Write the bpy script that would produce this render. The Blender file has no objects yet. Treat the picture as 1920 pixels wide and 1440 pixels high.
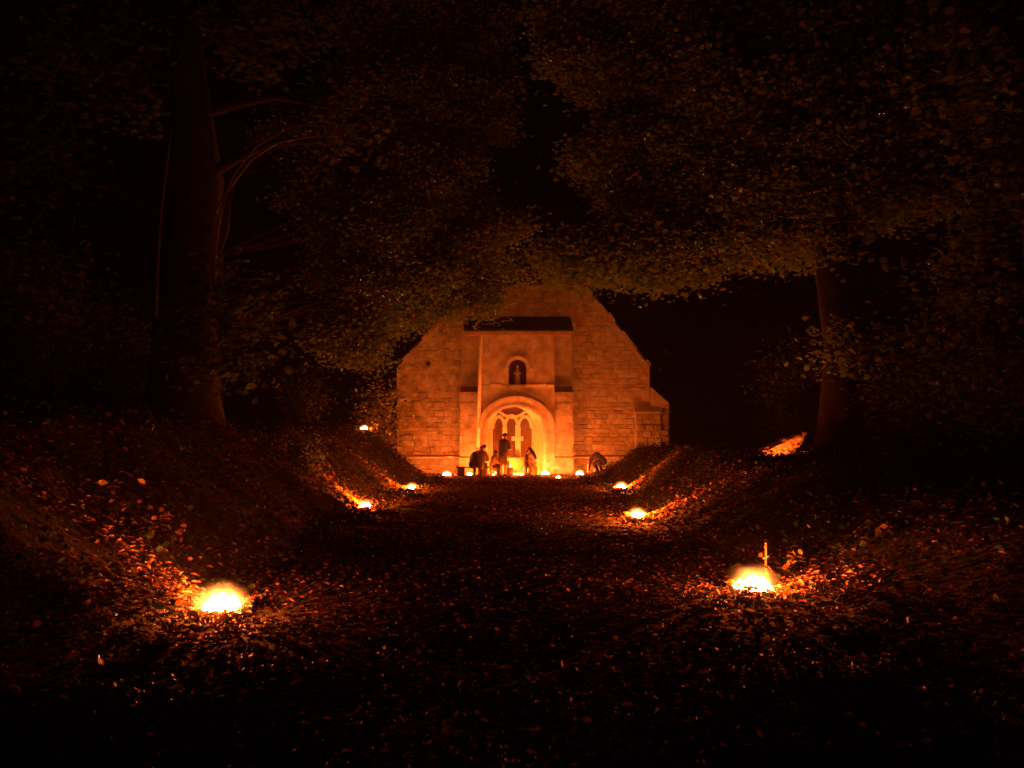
import bpy, math, random
import numpy as np
from mathutils import Vector, Matrix
R = math.radians
random.seed(7)
rng = np.random.default_rng(11)
S = bpy.context.scene
COL = S.collection

# ------------------------------------------------------------------ camera, sky, exposure
EYE = 1.6
FPX = 1442.0                       # focal length in photo pixels (1920 wide)
PITCH = math.atan(100 / FPX)       # horizon lies at y = 820 in the photograph
cam = bpy.data.cameras.new('camera')
cam.sensor_width = 36
cam.lens = FPX / 1920 * 36
cam.clip_start = 0.05
cam.clip_end = 600
co = bpy.data.objects.new('camera', cam)
COL.objects.link(co)
co.location = (0, 0, EYE)
co.rotation_euler = (math.pi / 2 + PITCH, 0, 0)
S.camera = co
W_ = bpy.data.worlds.new('World')
S.world = W_
W_.use_nodes = True
nt = W_.node_tree
sky = nt.nodes.new('ShaderNodeTexSky')
sky.sky_type = 'NISHITA'
sky.sun_disc = False
sky.sun_elevation = R(-7)
sky.sun_rotation = R(200)
nt.links.new(sky.outputs[0], nt.nodes['Background'].inputs[0])
nt.nodes['Background'].inputs[1].default_value = 0.05
S.view_settings.view_transform = 'Standard'
S.view_settings.look = 'None'
S.view_settings.exposure = 0.0
S.view_settings.gamma = 1.0
S.render.engine = 'CYCLES'
cy = S.cycles
cy.use_denoising = True
cy.max_bounces = 4
cy.diffuse_bounces = 3
cy.glossy_bounces = 2
cy.transmission_bounces = 3
cy.transparent_max_bounces = 8
cy.volume_bounces = 0
cy.sample_clamp_indirect = 3.0
cy.sample_clamp_direct = 0.0
cy.caustics_reflective = False
cy.caustics_refractive = False

FIRE = (1.0, 0.115, 0.006)          # colour of the flames' light as the photograph renders it
POWER = 110.0                      # watts of one fire bowl

# ------------------------------------------------------------------ pixel helpers
_cp, _sp = math.cos(PITCH), math.sin(PITCH)
def ray(px, py):
    u, v = (px - 960) / FPX, (720 - py) / FPX
    return (u, _cp - v * _sp, _sp + v * _cp)
def W(px, py, Y):
    """world point on the plane y = Y seen at photo pixel (px, py)"""
    d = ray(px, py)
    t = Y / d[1]
    return Vector((d[0] * t, Y, EYE + d[2] * t))

# ------------------------------------------------------------------ noise and terrain height (numpy)
_perm = rng.random((64, 64))
def vnoise(x, y):
    x = np.asarray(x, float); y = np.asarray(y, float)
    xi = np.floor(x).astype(int); yi = np.floor(y).astype(int)
    fx, fy = x - xi, y - yi
    fx = fx * fx * (3 - 2 * fx); fy = fy * fy * (3 - 2 * fy)
    g = lambda a, b: _perm[a & 63, b & 63]
    return (g(xi, yi) * (1 - fx) + g(xi + 1, yi) * fx) * (1 - fy) + (g(xi, yi + 1) * (1 - fx) + g(xi + 1, yi + 1) * fx) * fy - 0.5
def sstep(a, b, x):
    t = np.clip((x - a) / (b - a), 0, 1)
    return t * t * (3 - 2 * t)
def ramp(a, b, x):
    return np.clip((x - a) / (b - a), 0, 1)
def ground_z(x, y):
    x = np.asarray(x, float); y = np.asarray(y, float)
    wob = vnoise(y * 0.6 + 5, x * 0.1) * 0.3
    # left bank: its foot follows the row of fire bowls
    xl = -x + wob
    fl = np.interp(y, [0, 7.2, 12, 18.5, 25.6, 32], [2.7, 2.85, 3.2, 3.6, 3.4, 3.0])
    lh = 1.75 * ramp(fl, fl + 2.3, xl) + 0.3 * ramp(fl + 2.3, fl + 4, xl) + 0.8 * ramp(fl + 4, fl + 15, xl)
    # right bank
    xr = x + wob * 0.7
    fr = np.interp(y, [0, 8.2, 16, 26, 28.3, 30], [2.7, 2.8, 2.8, 3.75, 3.1, 3.0])
    far = sstep(9, 24, y)
    rh = (0.8 + 0.4 * far) * ramp(fr, fr + 2.2 - 0.5 * far, xr) + 0.4 * (1 - far) * ramp(fr + 2.2, fr + 6, xr) + 0.6 * ramp(fr + 8, fr + 25, xr)
    # the banks stop short of the chapel front, leaving a level forecourt
    cut_l = 1 - sstep(29.9, 31.3, y + 0.12 * (x + 4)) * (1 - sstep(6.6, 9.5, -x)) * (1 - sstep(36, 40, y))
    cut_r = 1 - sstep(29.2, 30.6, y) * (1 - sstep(6.2, 8.5, x)) * (1 - sstep(36, 40, y))
    z = np.where(x < 0, lh * cut_l, rh * cut_r)
    # a hollow behind the right bank where the fallen trunk lies
    z = z - 0.75 * np.exp(-(((x - 7.0) / 1.9) ** 2 + ((y - 20.5) / 1.15) ** 2) * 1.2)
    z = z + 0.05 * np.exp(-((y - 27.0) / 2.2) ** 2) * (1 - sstep(2.5, 4, np.abs(x)))
    rough = 0.35 + 0.65 * sstep(1.6, 3.2, np.abs(x))
    rough = rough * (1 - 0.8 * sstep(31, 32, y) * (1 - sstep(6, 8, np.abs(x))))
    z = z + rough * (0.22 * vnoise(x * 0.55, y * 0.55) + 0.11 * vnoise(x * 1.7 + 9, y * 1.7) + 0.05 * vnoise(x * 4.1, y * 4.1 + 3))
    return z
def gz(x, y):
    return float(ground_z(x, y))
def on_ground(px, py, y0=2.0, y1=60.0):
    d = ray(px, py)
    ys = np.linspace(y0, y1, 6000)
    t = ys / d[1]
    xs, zs = d[0] * t, EYE + d[2] * t
    hit = np.nonzero(zs < ground_z(xs, ys))[0]
    i = hit[0] if len(hit) else len(ys) - 1
    return Vector((xs[i], ys[i], gz(xs[i], ys[i])))

# ------------------------------------------------------------------ materials
MATS = {}
def mat(name, color, rough=0.8, var=0.0, scale=6.0, bump=0.0, bscale=30.0, trans=0.0, color2=None, spec=0.3, attr=None, detail=6):
    m = bpy.data.materials.new(name); m.use_nodes = True
    n, l = m.node_tree.nodes, m.node_tree.links
    b = n['Principled BSDF']; b.inputs['Roughness'].default_value = rough
    b.inputs['Specular IOR Level'].default_value = spec
    tc = n.new('ShaderNodeTexCoord')
    src = None
    if attr:
        a = n.new('ShaderNodeAttribute'); a.attribute_name = attr; src = a.outputs['Color']
    elif var > 0 or color2:
        nz = n.new('ShaderNodeTexNoise'); nz.inputs['Scale'].default_value = scale; nz.inputs['Detail'].default_value = detail
        nz.inputs['Roughness'].default_value = 0.62
        l.new(tc.outputs['Object'], nz.inputs['Vector'])
        cr = n.new('ShaderNodeValToRGB')
        c2 = color2 or tuple(c * (1 - var) for c in color)
        c1 = color if color2 else tuple(min(1, c * (1 + var)) for c in color)
        cr.color_ramp.elements[0].position = 0.33; cr.color_ramp.elements[0].color = (*c2, 1)
        cr.color_ramp.elements[1].position = 0.67; cr.color_ramp.elements[1].color = (*c1, 1)
        l.new(nz.outputs['Fac'], cr.inputs['Fac']); src = cr.outputs['Color']
    if src: l.new(src, b.inputs['Base Color'])
    else: b.inputs['Base Color'].default_value = (*color, 1)
    if bump > 0:
        nb = n.new('ShaderNodeTexNoise'); nb.inputs['Scale'].default_value = bscale; nb.inputs['Detail'].default_value = 5
        l.new(tc.outputs['Object'], nb.inputs['Vector'])
        bp = n.new('ShaderNodeBump'); bp.inputs['Strength'].default_value = bump; bp.inputs['Distance'].default_value = 0.03
        l.new(nb.outputs['Fac'], bp.inputs['Height']); l.new(bp.outputs['Normal'], b.inputs['Normal'])
    if trans > 0:
        tr = n.new('ShaderNodeBsdfTranslucent'); mx = n.new('ShaderNodeMixShader'); mx.inputs[0].default_value = trans
        if src: l.new(src, tr.inputs['Color'])
        else: tr.inputs['Color'].default_value = (*color, 1)
        l.new(b.outputs[0], mx.inputs[1]); l.new(tr.outputs[0], mx.inputs[2])
        l.new(mx.outputs[0], n['Material Output'].inputs['Surface'])
    MATS[name] = m
    return m
mat('soil', (0.018, 0.013, 0.009), 0.95, 0.45, 9, 1.0, 26)
mat('rubble', (0.46, 0.39, 0.29), 0.9, scale=2.2, bump=0.7, bscale=18, color2=(0.19, 0.15, 0.10))
mat('rubble_dark', (0.41, 0.345, 0.255), 0.9, scale=2.6, bump=0.8, bscale=16, color2=(0.165, 0.13, 0.088))
mat('rubble_pale', (0.50, 0.425, 0.32), 0.9, scale=2.4, bump=0.7, bscale=16, color2=(0.225, 0.18, 0.125))
mat('limestone', (0.72, 0.63, 0.50), 0.8, scale=5, bump=0.3, bscale=24, color2=(0.55, 0.47, 0.36))
mat('mortar', (0.36, 0.30, 0.22), 0.95, 0.3, 1.7, 0.7, 40)
mat('ashlar', (0.46, 0.39, 0.30), 0.9, scale=2.6, bump=0.8, bscale=9, color2=(0.22, 0.175, 0.12), detail=9)
mat('dressed', (0.56, 0.48, 0.37), 0.85, scale=4.5, bump=0.5, bscale=20, color2=(0.34, 0.28, 0.2), detail=8)
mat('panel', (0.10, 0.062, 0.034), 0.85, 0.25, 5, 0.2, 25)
mat('slate', (0.022, 0.022, 0.026), 0.55, 0.3, 5, 0.2, 20)
mat('roof_wood', (0.33, 0.22, 0.13), 0.8, 0.3, 4, 0.3, 40)
mat('zinc', (0.52, 0.50, 0.46), 0.55, 0.15, 8)
mat('hole_dark', (0.015, 0.015, 0.015), 0.6)
mat('statue_stone', (0.30, 0.25, 0.20), 0.8, 0.2, 12)
mat('white_paint', (0.78, 0.74, 0.68), 0.6, 0.06, 10)
mat('bark', (0.012, 0.009, 0.0065), 0.95, 0.45, 5, 0.9, 14)
mat('pale_bark', (0.11, 0.09, 0.07), 0.9, 0.35, 8, 0.6, 25)
mat('log_wood', (0.48, 0.33, 0.19), 0.8, scale=5, bump=0.7, bscale=14, color2=(0.26, 0.15, 0.07))
mat('terracotta', (0.36, 0.14, 0.07), 0.85, 0.2, 20)
mat('wax', (0.8, 0.72, 0.55), 0.5)
mat('leaf', (1, 1, 1), 0.75, attr='tint', trans=0.5, spec=0.06)
mat('litter', (1, 1, 1), 0.65, attr='tint', trans=0.15, spec=0.2)
for k, c in enumerate([(0.26, 0.12, 0.04), (0.17, 0.085, 0.035), (0.27, 0.15, 0.05), (0.09, 0.06, 0.03)]):
    mat('fallen%d' % k, c, 0.6, 0.3, 30, trans=0.15, spec=0.2)
mat('bench_wood', (0.10, 0.065, 0.04), 0.8, 0.3, 8, 0.3, 40)
mat('stump_wood', (0.50, 0.38, 0.24), 0.85, 0.2, 10, 0.4, 30)
mat('skin', (0.50, 0.31, 0.22), 0.55)
mat('dark_hair', (0.016, 0.010, 0.007), 0.5)
mat('brown_hair', (0.05, 0.026, 0.014), 0.5)
mat('dark_jacket', (0.045, 0.032, 0.032), 0.85, 0.2, 20)
mat('navy_jacket', (0.075, 0.06, 0.06), 0.85, 0.2, 20)
mat('taupe_jacket', (0.15, 0.11, 0.085), 0.85, 0.2, 15)
mat('grey_top', (0.38, 0.32, 0.28), 0.85, 0.15, 15)
mat('shorts', (0.20, 0.14, 0.11), 0.85, 0.15, 15)
mat('jeans', (0.03, 0.03, 0.045), 0.85, 0.15, 15)
mat('shoe', (0.05, 0.04, 0.035), 0.6)
mat('eye', (0.02, 0.015, 0.01), 0.3)
mat('box_dark', (0.05, 0.035, 0.025), 0.8, 0.2, 15)
mat('stake_wood', (0.42, 0.32, 0.16), 0.8, 0.2, 30)
mat('string', (0.6, 0.5, 0.3), 0.8)
mat('cloth', (0.62, 0.52, 0.40), 0.9, 0.1, 12)
def fire_mat(name, strength, col):
    m = bpy.data.materials.new(name); m.use_nodes = True
    n, l = m.node_tree.nodes, m.node_tree.links
    n.remove(n['Principled BSDF'])
    e = n.new('ShaderNodeEmission'); e.inputs[0].default_value = (*col, 1); e.inputs[1].default_value = strength
    t = n.new('ShaderNodeBsdfTransparent'); a = n.new('ShaderNodeAddShader')
    l.new(e.outputs[0], a.inputs[0]); l.new(t.outputs[0], a.inputs[1]); l.new(a.outputs[0], n['Material Output'].inputs['Surface'])
    m.cycles.emission_sampling = 'NONE'
    MATS[name] = m
fire_mat('flame', 40.0, (1.0, 0.42, 0.14))
def halo_mat(name, strength, r0):  # glow painted into the air: emissive halo fading outward round each flame
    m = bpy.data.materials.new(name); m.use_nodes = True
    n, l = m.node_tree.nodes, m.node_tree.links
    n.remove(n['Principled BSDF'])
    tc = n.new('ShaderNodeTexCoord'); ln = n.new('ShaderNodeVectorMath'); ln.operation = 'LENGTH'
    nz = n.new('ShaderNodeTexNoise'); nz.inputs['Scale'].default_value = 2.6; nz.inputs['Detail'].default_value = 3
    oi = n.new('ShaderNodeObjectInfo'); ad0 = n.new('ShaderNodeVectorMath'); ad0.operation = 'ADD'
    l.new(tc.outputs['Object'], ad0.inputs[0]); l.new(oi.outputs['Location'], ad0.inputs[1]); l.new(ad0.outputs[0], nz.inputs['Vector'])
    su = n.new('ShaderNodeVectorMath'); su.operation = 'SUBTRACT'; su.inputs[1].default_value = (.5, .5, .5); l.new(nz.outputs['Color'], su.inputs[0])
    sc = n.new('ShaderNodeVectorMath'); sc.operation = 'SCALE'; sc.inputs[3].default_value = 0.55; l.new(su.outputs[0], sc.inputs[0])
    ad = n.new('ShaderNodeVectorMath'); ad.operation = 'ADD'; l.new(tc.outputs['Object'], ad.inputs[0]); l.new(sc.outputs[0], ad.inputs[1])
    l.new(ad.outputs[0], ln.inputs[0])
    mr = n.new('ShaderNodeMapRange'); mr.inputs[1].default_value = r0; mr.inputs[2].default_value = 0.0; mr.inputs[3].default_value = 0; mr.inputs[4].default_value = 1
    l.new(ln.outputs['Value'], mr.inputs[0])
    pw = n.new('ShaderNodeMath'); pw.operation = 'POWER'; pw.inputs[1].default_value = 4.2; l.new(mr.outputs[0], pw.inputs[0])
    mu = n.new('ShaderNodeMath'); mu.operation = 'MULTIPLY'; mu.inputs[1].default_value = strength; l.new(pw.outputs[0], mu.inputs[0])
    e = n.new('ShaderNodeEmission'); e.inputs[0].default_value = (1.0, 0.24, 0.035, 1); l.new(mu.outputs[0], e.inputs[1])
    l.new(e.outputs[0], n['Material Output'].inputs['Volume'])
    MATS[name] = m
halo_mat('flame_halo', 320.0, 0.85)
g = bpy.data.materials.new('jar_glass'); g.use_nodes = True
_n, _l = g.node_tree.nodes, g.node_tree.links
_t = _n.new('ShaderNodeBsdfTransparent'); _mx = _n.new('ShaderNodeMixShader'); _mx.inputs[0].default_value = 0.35
_n['Principled BSDF'].inputs['Base Color'].default_value = (0.8, 0.75, 0.65, 1); _n['Principled BSDF'].inputs['Roughness'].default_value = 0.15
_l.new(_t.outputs[0], _mx.inputs[1]); _l.new(_n['Principled BSDF'].outputs[0], _mx.inputs[2]); _l.new(_mx.outputs[0], _n['Material Output'].inputs['Surface'])
MATS['jar_glass'] = g

# ------------------------------------------------------------------ object helpers
def world_of(o):
    v = Vector((0, 0, 0))
    while o is not None:
        v += o.location; o = o.parent
    return v
def link(o, parent=None):
    COL.objects.link(o)
    if parent is not None: o.parent = parent
    return o
def tag(o, label, cat, group=None, kind=None):
    o['label'] = label
    if cat: o['category'] = cat
    if group: o['group'] = group
    if kind: o['kind'] = kind
    return o
def thing(name, loc, label, cat, group=None):
    o = bpy.data.objects.new(name, None); o.empty_display_size = 0.2
    o.location = loc; link(o)
    return tag(o, label, cat, group)
class MB:
    def __init__(s): s.v = []; s.f = []
    def add(s, vs, fs):
        k = len(s.v); s.v += [tuple(p) for p in vs]; s.f += [tuple(i + k for i in f) for f in fs]; return s
    def box(s, x0, x1, y0, y1, z0, z1):
        return s.add([(x0, y0, z0), (x1, y0, z0), (x1, y1, z0), (x0, y1, z0), (x0, y0, z1), (x1, y0, z1), (x1, y1, z1), (x0, y1, z1)],
                     [(0, 3, 2, 1), (4, 5, 6, 7), (0, 1, 5, 4), (1, 2, 6, 5), (2, 3, 7, 6), (3, 0, 4, 7)])
    def prism(s, pts, y0, y1):
        """polygon given as (x, z) points, extruded from y0 (front) to y1"""
        n = len(pts)
        return s.add([(p[0], y0, p[1]) for p in pts] + [(p[0], y1, p[1]) for p in pts],
                     [tuple(range(n)), tuple(reversed(range(n, 2 * n)))] + [(i, n + i, n + (i + 1) % n, (i + 1) % n) for i in range(n)])
    def band(s, outer, inner, y0, y1):
        """strip between two open (x, z) polylines of equal length, from y0 (front) to y1"""
        n = len(outer)
        vs = [(p[0], y0, p[1]) for p in outer] + [(p[0], y0, p[1]) for p in inner] + [(p[0], y1, p[1]) for p in outer] + [(p[0], y1, p[1]) for p in inner]
        fs = []
        for i in range(n - 1):
            a, b = i, i + 1
            fs += [(a, b, n + b, n + a), (2 * n + a, 3 * n + a, 3 * n + b, 2 * n + b), (a, 2 * n + a, 2 * n + b, b), (n + a, n + b, 3 * n + b, 3 * n + a)]
        fs += [(0, n, 3 * n, 2 * n), (n - 1, 3 * n - 1, 4 * n - 1, 2 * n - 1)]
        return s.add(vs, fs)
    def tube(s, pts, rad, seg=8, wob=0.0):
        pts = [Vector(p) for p in pts]; n = len(pts)
        up = Vector((0.31, 0.17, 0.93)).normalized()
        vs = []
        for i, p in enumerate(pts):
            d = (pts[min(i + 1, n - 1)] - pts[max(i - 1, 0)]).normalized()
            a = d.cross(up)
            if a.length < 0.05: a = d.cross(Vector((1, 0, 0)))
            a.normalize(); b = d.cross(a)
            r = rad[i] if hasattr(rad, '__len__') else rad
            for k in range(seg):
                t = 2 * math.pi * k / seg
                rr = r * (1 + wob * random.uniform(-1, 1))
                vs.append(p + a * math.cos(t) * rr + b * math.sin(t) * rr)
        fs = [(i * seg + k, i * seg + (k + 1) % seg, (i + 1) * seg + (k + 1) % seg, (i + 1) * seg + k) for i in range(n - 1) for k in range(seg)]
        fs += [tuple(reversed(range(seg))), tuple(range((n - 1) * seg, n * seg))]
        return s.add(vs, fs)
    def lathe(s, prof, seg=16, c=(0, 0, 0), sx=1, sy=1):
        n = len(prof)
        vs = [(c[0] + r * math.cos(2 * math.pi * k / seg) * sx, c[1] + r * math.sin(2 * math.pi * k / seg) * sy, c[2] + z) for r, z in prof for k in range(seg)]
        fs = [(i * seg + k, i * seg + (k + 1) % seg, (i + 1) * seg + (k + 1) % seg, (i + 1) * seg + k) for i in range(n - 1) for k in range(seg)]
        fs += [tuple(reversed(range(seg))), tuple(range((n - 1) * seg, n * seg))]
        return s.add(vs, fs)
    def mesh(s, name, m, smooth=False, off=(0, 0, 0)):
        me = bpy.data.meshes.new(name)
        off = Vector(off)
        me.from_pydata([tuple(Vector(p) - off) for p in s.v], [], s.f)
        if m: me.materials.append(MATS[m])
        if smooth: me.polygons.foreach_set('use_smooth', [True] * len(me.polygons))
        me.update()
        return me
    def build(s, name, m, parent=None, smooth=False, local=False):
        off = (0, 0, 0) if (parent is None or local) else world_of(parent)
        return link(bpy.data.objects.new(name, s.mesh(name, m, smooth, off)), parent)

def leaf_cloud(name, P, N_dir, size, tint, m, parent=None, fold=0.25, widen=0.32):
    """many leaf blades: centres P (n,3), frames from random rotations N_dir (n,3,3), lengths size (n)"""
    n = len(P)
    T = np.array([(0, -0.5, 0), (widen, -0.2, fold * 0.3), (widen * 0.9, 0.18, fold * 0.32), (0, 0.5, -0.05), (-widen * 0.9, 0.18, fold * 0.32), (-widen, -0.2, fold * 0.3)])
    V = np.einsum('nij,kj->nki', N_dir, T) * size[:, None, None] + P[:, None, :]
    off = np.array(world_of(parent)) if parent is not None else np.zeros(3)
    V = (V - off).reshape(-1, 3).astype(np.float32)
    me = bpy.data.meshes.new(name)
    me.vertices.add(n * 6); me.vertices.foreach_set('co', V.ravel())
    base = np.arange(n)[:, None] * 6
    li = np.concatenate([base + np.array([0, 1, 2, 3]), base + np.array([0, 3, 4, 5])], 1).ravel()
    me.loops.add(n * 8); me.loops.foreach_set('vertex_index', li.astype(np.int32))
    me.polygons.add(n * 2)
    me.polygons.foreach_set('loop_start', (np.arange(n * 2) * 4).astype(np.int32))
    a = me.attributes.new('tint', 'FLOAT_COLOR', 'POINT')
    col = np.ones((n * 6, 4), np.float32); col[:, :3] = np.repeat(tint, 6, 0)
    a.data.foreach_set('color', col.ravel())
    me.materials.append(MATS[m])
    me.update(); me.validate()
    return link(bpy.data.objects.new(name, me), parent)
def rot_frames(n, tilt, base=None):
    """random frames: z axis tilted from up by about tilt radians, random heading"""
    az = rng.uniform(0, 2 * np.pi, n); tl = np.abs(rng.normal(0, tilt, n)); ta = rng.uniform(0, 2 * np.pi, n)
    z = np.stack([np.sin(tl) * np.cos(ta), np.sin(tl) * np.sin(ta), np.cos(tl)], 1)
    if base is not None:
        z = z + base; z /= np.linalg.norm(z, axis=1, keepdims=True)
    h = np.stack([np.cos(az), np.sin(az), np.zeros(n)], 1)
    x = np.cross(h, z); ln = np.linalg.norm(x, axis=1, keepdims=True); x = np.where(ln > 1e-3, x / np.maximum(ln, 1e-3), [1, 0, 0])
    y = np.cross(z, x)
    return np.stack([x, y, z], 2)
def pick(cols, w, n, jit=0.25):
    c = np.array(cols)[rng.choice(len(cols), n, p=np.array(w) / sum(w))]
    return np.clip(c * (1 + rng.uniform(-jit, jit, (n, 1))), 0, 1)

# ------------------------------------------------------------------ ground
gx = np.unique(np.concatenate([np.linspace(-90, -9, 40), np.arange(-9, 9.01, 0.11), np.linspace(9, 90, 40)]))
gy = np.unique(np.concatenate([np.linspace(-30, 2, 20), np.arange(2, 16, 0.1), np.arange(16, 37, 0.17), np.linspace(37, 160, 50)]))
XX, YY = np.meshgrid(gx, gy)
ZZ = ground_z(XX, YY)
nx, ny = len(gx), len(gy)
me = bpy.data.meshes.new('ground')
me.vertices.add(nx * ny); me.vertices.foreach_set('co', np.stack([XX, YY, ZZ], 2).astype(np.float32).ravel())
ii, jj = np.meshgrid(np.arange(nx - 1), np.arange(ny - 1))
a = (jj * nx + ii).ravel()
li = np.stack([a, a + 1, a + nx + 1, a + nx], 1).ravel().astype(np.int32)
me.loops.add(len(li)); me.loops.foreach_set('vertex_index', li)
me.polygons.add(len(a)); me.polygons.foreach_set('loop_start', (np.arange(len(a)) * 4).astype(np.int32))
me.polygons.foreach_set('use_smooth', [True] * len(a))
me.materials.append(MATS['soil']); me.update(); me.validate()
ground = link(bpy.data.objects.new('ground', me))
tag(ground, 'dark sunken path between two leaf covered earth banks', 'ground', kind='structure')

# ------------------------------------------------------------------ chapel
F0 = 34.5          # main wall face
YB = 33.7          # face of the projecting bay
def fx(px, Y=F0): return W(px, 820, Y).x
def fz(py, Y=F0): return W(960, py, Y).z
def P2(px, py, Y=F0):
    p = W(px, py, Y); return (p.x, p.z)
chapel = thing('chapel', (0, F0, 0), 'stone chapel with clipped gable, slate hood over its bay and traceried doorway', 'chapel')
out = [P2(744, 900), P2(744, 690), P2(884, 536), P2(1097, 535), P2(1218, 688), P2(1218, 900)]
out[0] = (out[0][0], -0.5); out[-1] = (out[-1][0], -0.5)
gable = MB().prism(out, F0, F0 + 0.8).build('gable_wall', 'mortar', chapel)
# coping along the rakes
for a_, b_ in ((out[1], out[2]), (out[2], out[3]), (out[3], out[4])):
    d = Vector((b_[0] - a_[0], b_[1] - a_[1])); L_ = d.length; d.normalize(); nrm = Vector((-d.y, d.x))
    if nrm.y < 0: nrm = -nrm
    t = 0
    while t < L_ - .05:      # worn coping stones, each a little out of line
        w_ = min(random.uniform(.3, .62), L_ - t); h_ = random.uniform(.045, .13); dn = random.uniform(-.015, .01)
        p0, p1 = Vector(a_) + d * (t + .006) + nrm * dn, Vector(a_) + d * (t + w_ - .006) + nrm * dn
        q = [tuple(p0), tuple(p1), tuple(p1 + nrm * h_ * random.uniform(.6, 1) - d * .02), tuple(p0 + nrm * h_ + d * .02)]
        MB().prism(q, F0 - random.uniform(.02, .08), F0 + 0.85).build('coping_stone', random.choice(['rubble_dark', 'slate']), chapel)
        t += w_
# nave walls and roof behind the gable
xl, xr_ = out[1][0], out[4][0]; ze = min(out[1][1], out[4][1]); zt = out[2][1]
MB().box(xl + 0.02, xl + 0.8, F0 + 0.8, F0 + 14, -0.5, ze - 0.1).build('nave_wall', 'rubble', chapel)
MB().box(xr_ - 0.8, xr_ - 0.02, F0 + 0.8, F0 + 14, -0.5, ze - 0.1).build('nave_wall', 'rubble', chapel)
MB().box(xl + 0.8, xr_ - 0.8, F0 + 13.2, F0 + 14, -0.5, ze - 0.1).build('nave_wall', 'rubble', chapel)
xm = (xl + xr_) / 2
MB().add([(xl - 0.2, F0 + 0.86, ze - 0.1), (out[2][0], F0 + 0.86, zt), (out[3][0], F0 + 0.86, zt), (xr_ + 0.2, F0 + 0.86, ze - 0.1), (xm, F0 + 3, zt + 1.6),
          (xl - 0.2, F0 + 14.2, ze - 0.1), (xr_ + 0.2, F0 + 14.2, ze - 0.1), (xm, F0 + 14.2, zt + 1.6)],
         [(0, 1, 4, 7, 5), (3, 6, 7, 4, 2), (1, 2, 4), (5, 7, 6), (0, 5, 6, 3, 2, 1)]).build('roof', 'slate', chapel)

def stone(x0, x1, z0, z1, Y, proud):
    g_ = 0.006; j = lambda a: random.uniform(-a, a)
    m = MB()
    q0 = [(x0 + g_, z0 + g_), (x1 - g_, z0 + g_), (x1 - g_, z1 - g_), (x0 + g_, z1 - g_)]
    q1 = [(x + j(.02), z + j(.018)) for x, z in q0]
    i_ = 0.022
    q2 = [(q1[0][0] + i_, q1[0][1] + i_), (q1[1][0] - i_, q1[1][1] + i_), (q1[2][0] - i_, q1[2][1] - i_), (q1[3][0] + i_, q1[3][1] - i_)]
    vs = [(x, Y + .02, z) for x, z in q0] + [(x, Y - proud * .55, z) for x, z in q1] + [(x, Y - proud + j(.012), z) for x, z in q2]
    fs = [(a, b, 4 + b, 4 + a) for a, b in ((0, 1), (1, 2), (2, 3), (3, 0))] + [(4 + a, 4 + b, 8 + b, 8 + a) for a, b in ((0, 1), (1, 2), (2, 3), (3, 0))] + [(8, 9, 10, 11)]
    return m.add(vs, fs)
def zone(xa, xb, za, zb, Y, hmin, hmax, wmin, wmax, pmin, pmax, inside):
    res = []; z = za
    while z < zb - 0.06:
        h = min(random.uniform(hmin, hmax), zb - z)
        x = xa + random.uniform(-0.3, 0)
        while x < xb:
            w = random.uniform(wmin, wmax)
            a_, b_ = max(x, xa), min(x + w, xb)
            if b_ - a_ > 0.1 and inside(a_, b_, z, z + h):
                res.append((a_, b_, z, z + h, Y, random.uniform(pmin, pmax) * (1.9 if random.random() < .14 else 1) * (1.5 if z < 3 else 1)))
            x += w
        z += h
    return res
def in_gable(a_, b_, z0, z1):
    def lim(z):   # half-plane limits of the rakes
        l_ = out[1][0] if z < out[1][1] else out[1][0] + (z - out[1][1]) * (out[2][0] - out[1][0]) / (out[2][1] - out[1][1])
        r_ = out[4][0] if z < out[4][1] else out[4][0] - (z - out[4][1]) * (out[4][0] - out[3][0]) / (out[3][1] - out[4][1])
        return l_, r_
    l_, r_ = lim(z1)
    return a_ > l_ and b_ < r_ and z1 < out[2][1] - 0.02
xbl, xbr = fx(864), fx(1073)         # outer sides of the buttresses
zpl = fz(857)                        # top of the plinth
rows = zone(xl, xbl, zpl + 0.1, zt, F0, .13, .30, .18, .62, .008, .038, in_gable)
rows += zone(xbr, xr_, zpl + 0.1, zt, F0, .13, .30, .18, .66, .008, .036, in_gable)
rows += zone(xbl, xbr, fz(594), zt, F0, .18, .28, .3, .6, .012, .03, in_gable)
rows.sort(key=lambda s: -(s[1] - s[0]) * (s[3] - s[2]) * (1 if s[2] < fz(700) else 0.35))
RUB = ['rubble', 'rubble', 'rubble_dark', 'rubble_pale']
for s in rows[:300]:
    stone(*s).build('stone', random.choice(RUB), gable)
rest = MB()
for s in rows[300:]:
    m_ = stone(*s); rest.add(m_.v, m_.f)
o = rest.build('stone_masonry', 'rubble', gable); o['kind'] = 'stuff'
for k in RUB[2:]: o.data.materials.append(MATS[k])
for k, p_ in enumerate(o.data.polygons): p_.material_index = (0, 1, 0, 2, 0, 1, 0, 0, 2, 1)[(k // 9 * 7) % 10]
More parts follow.
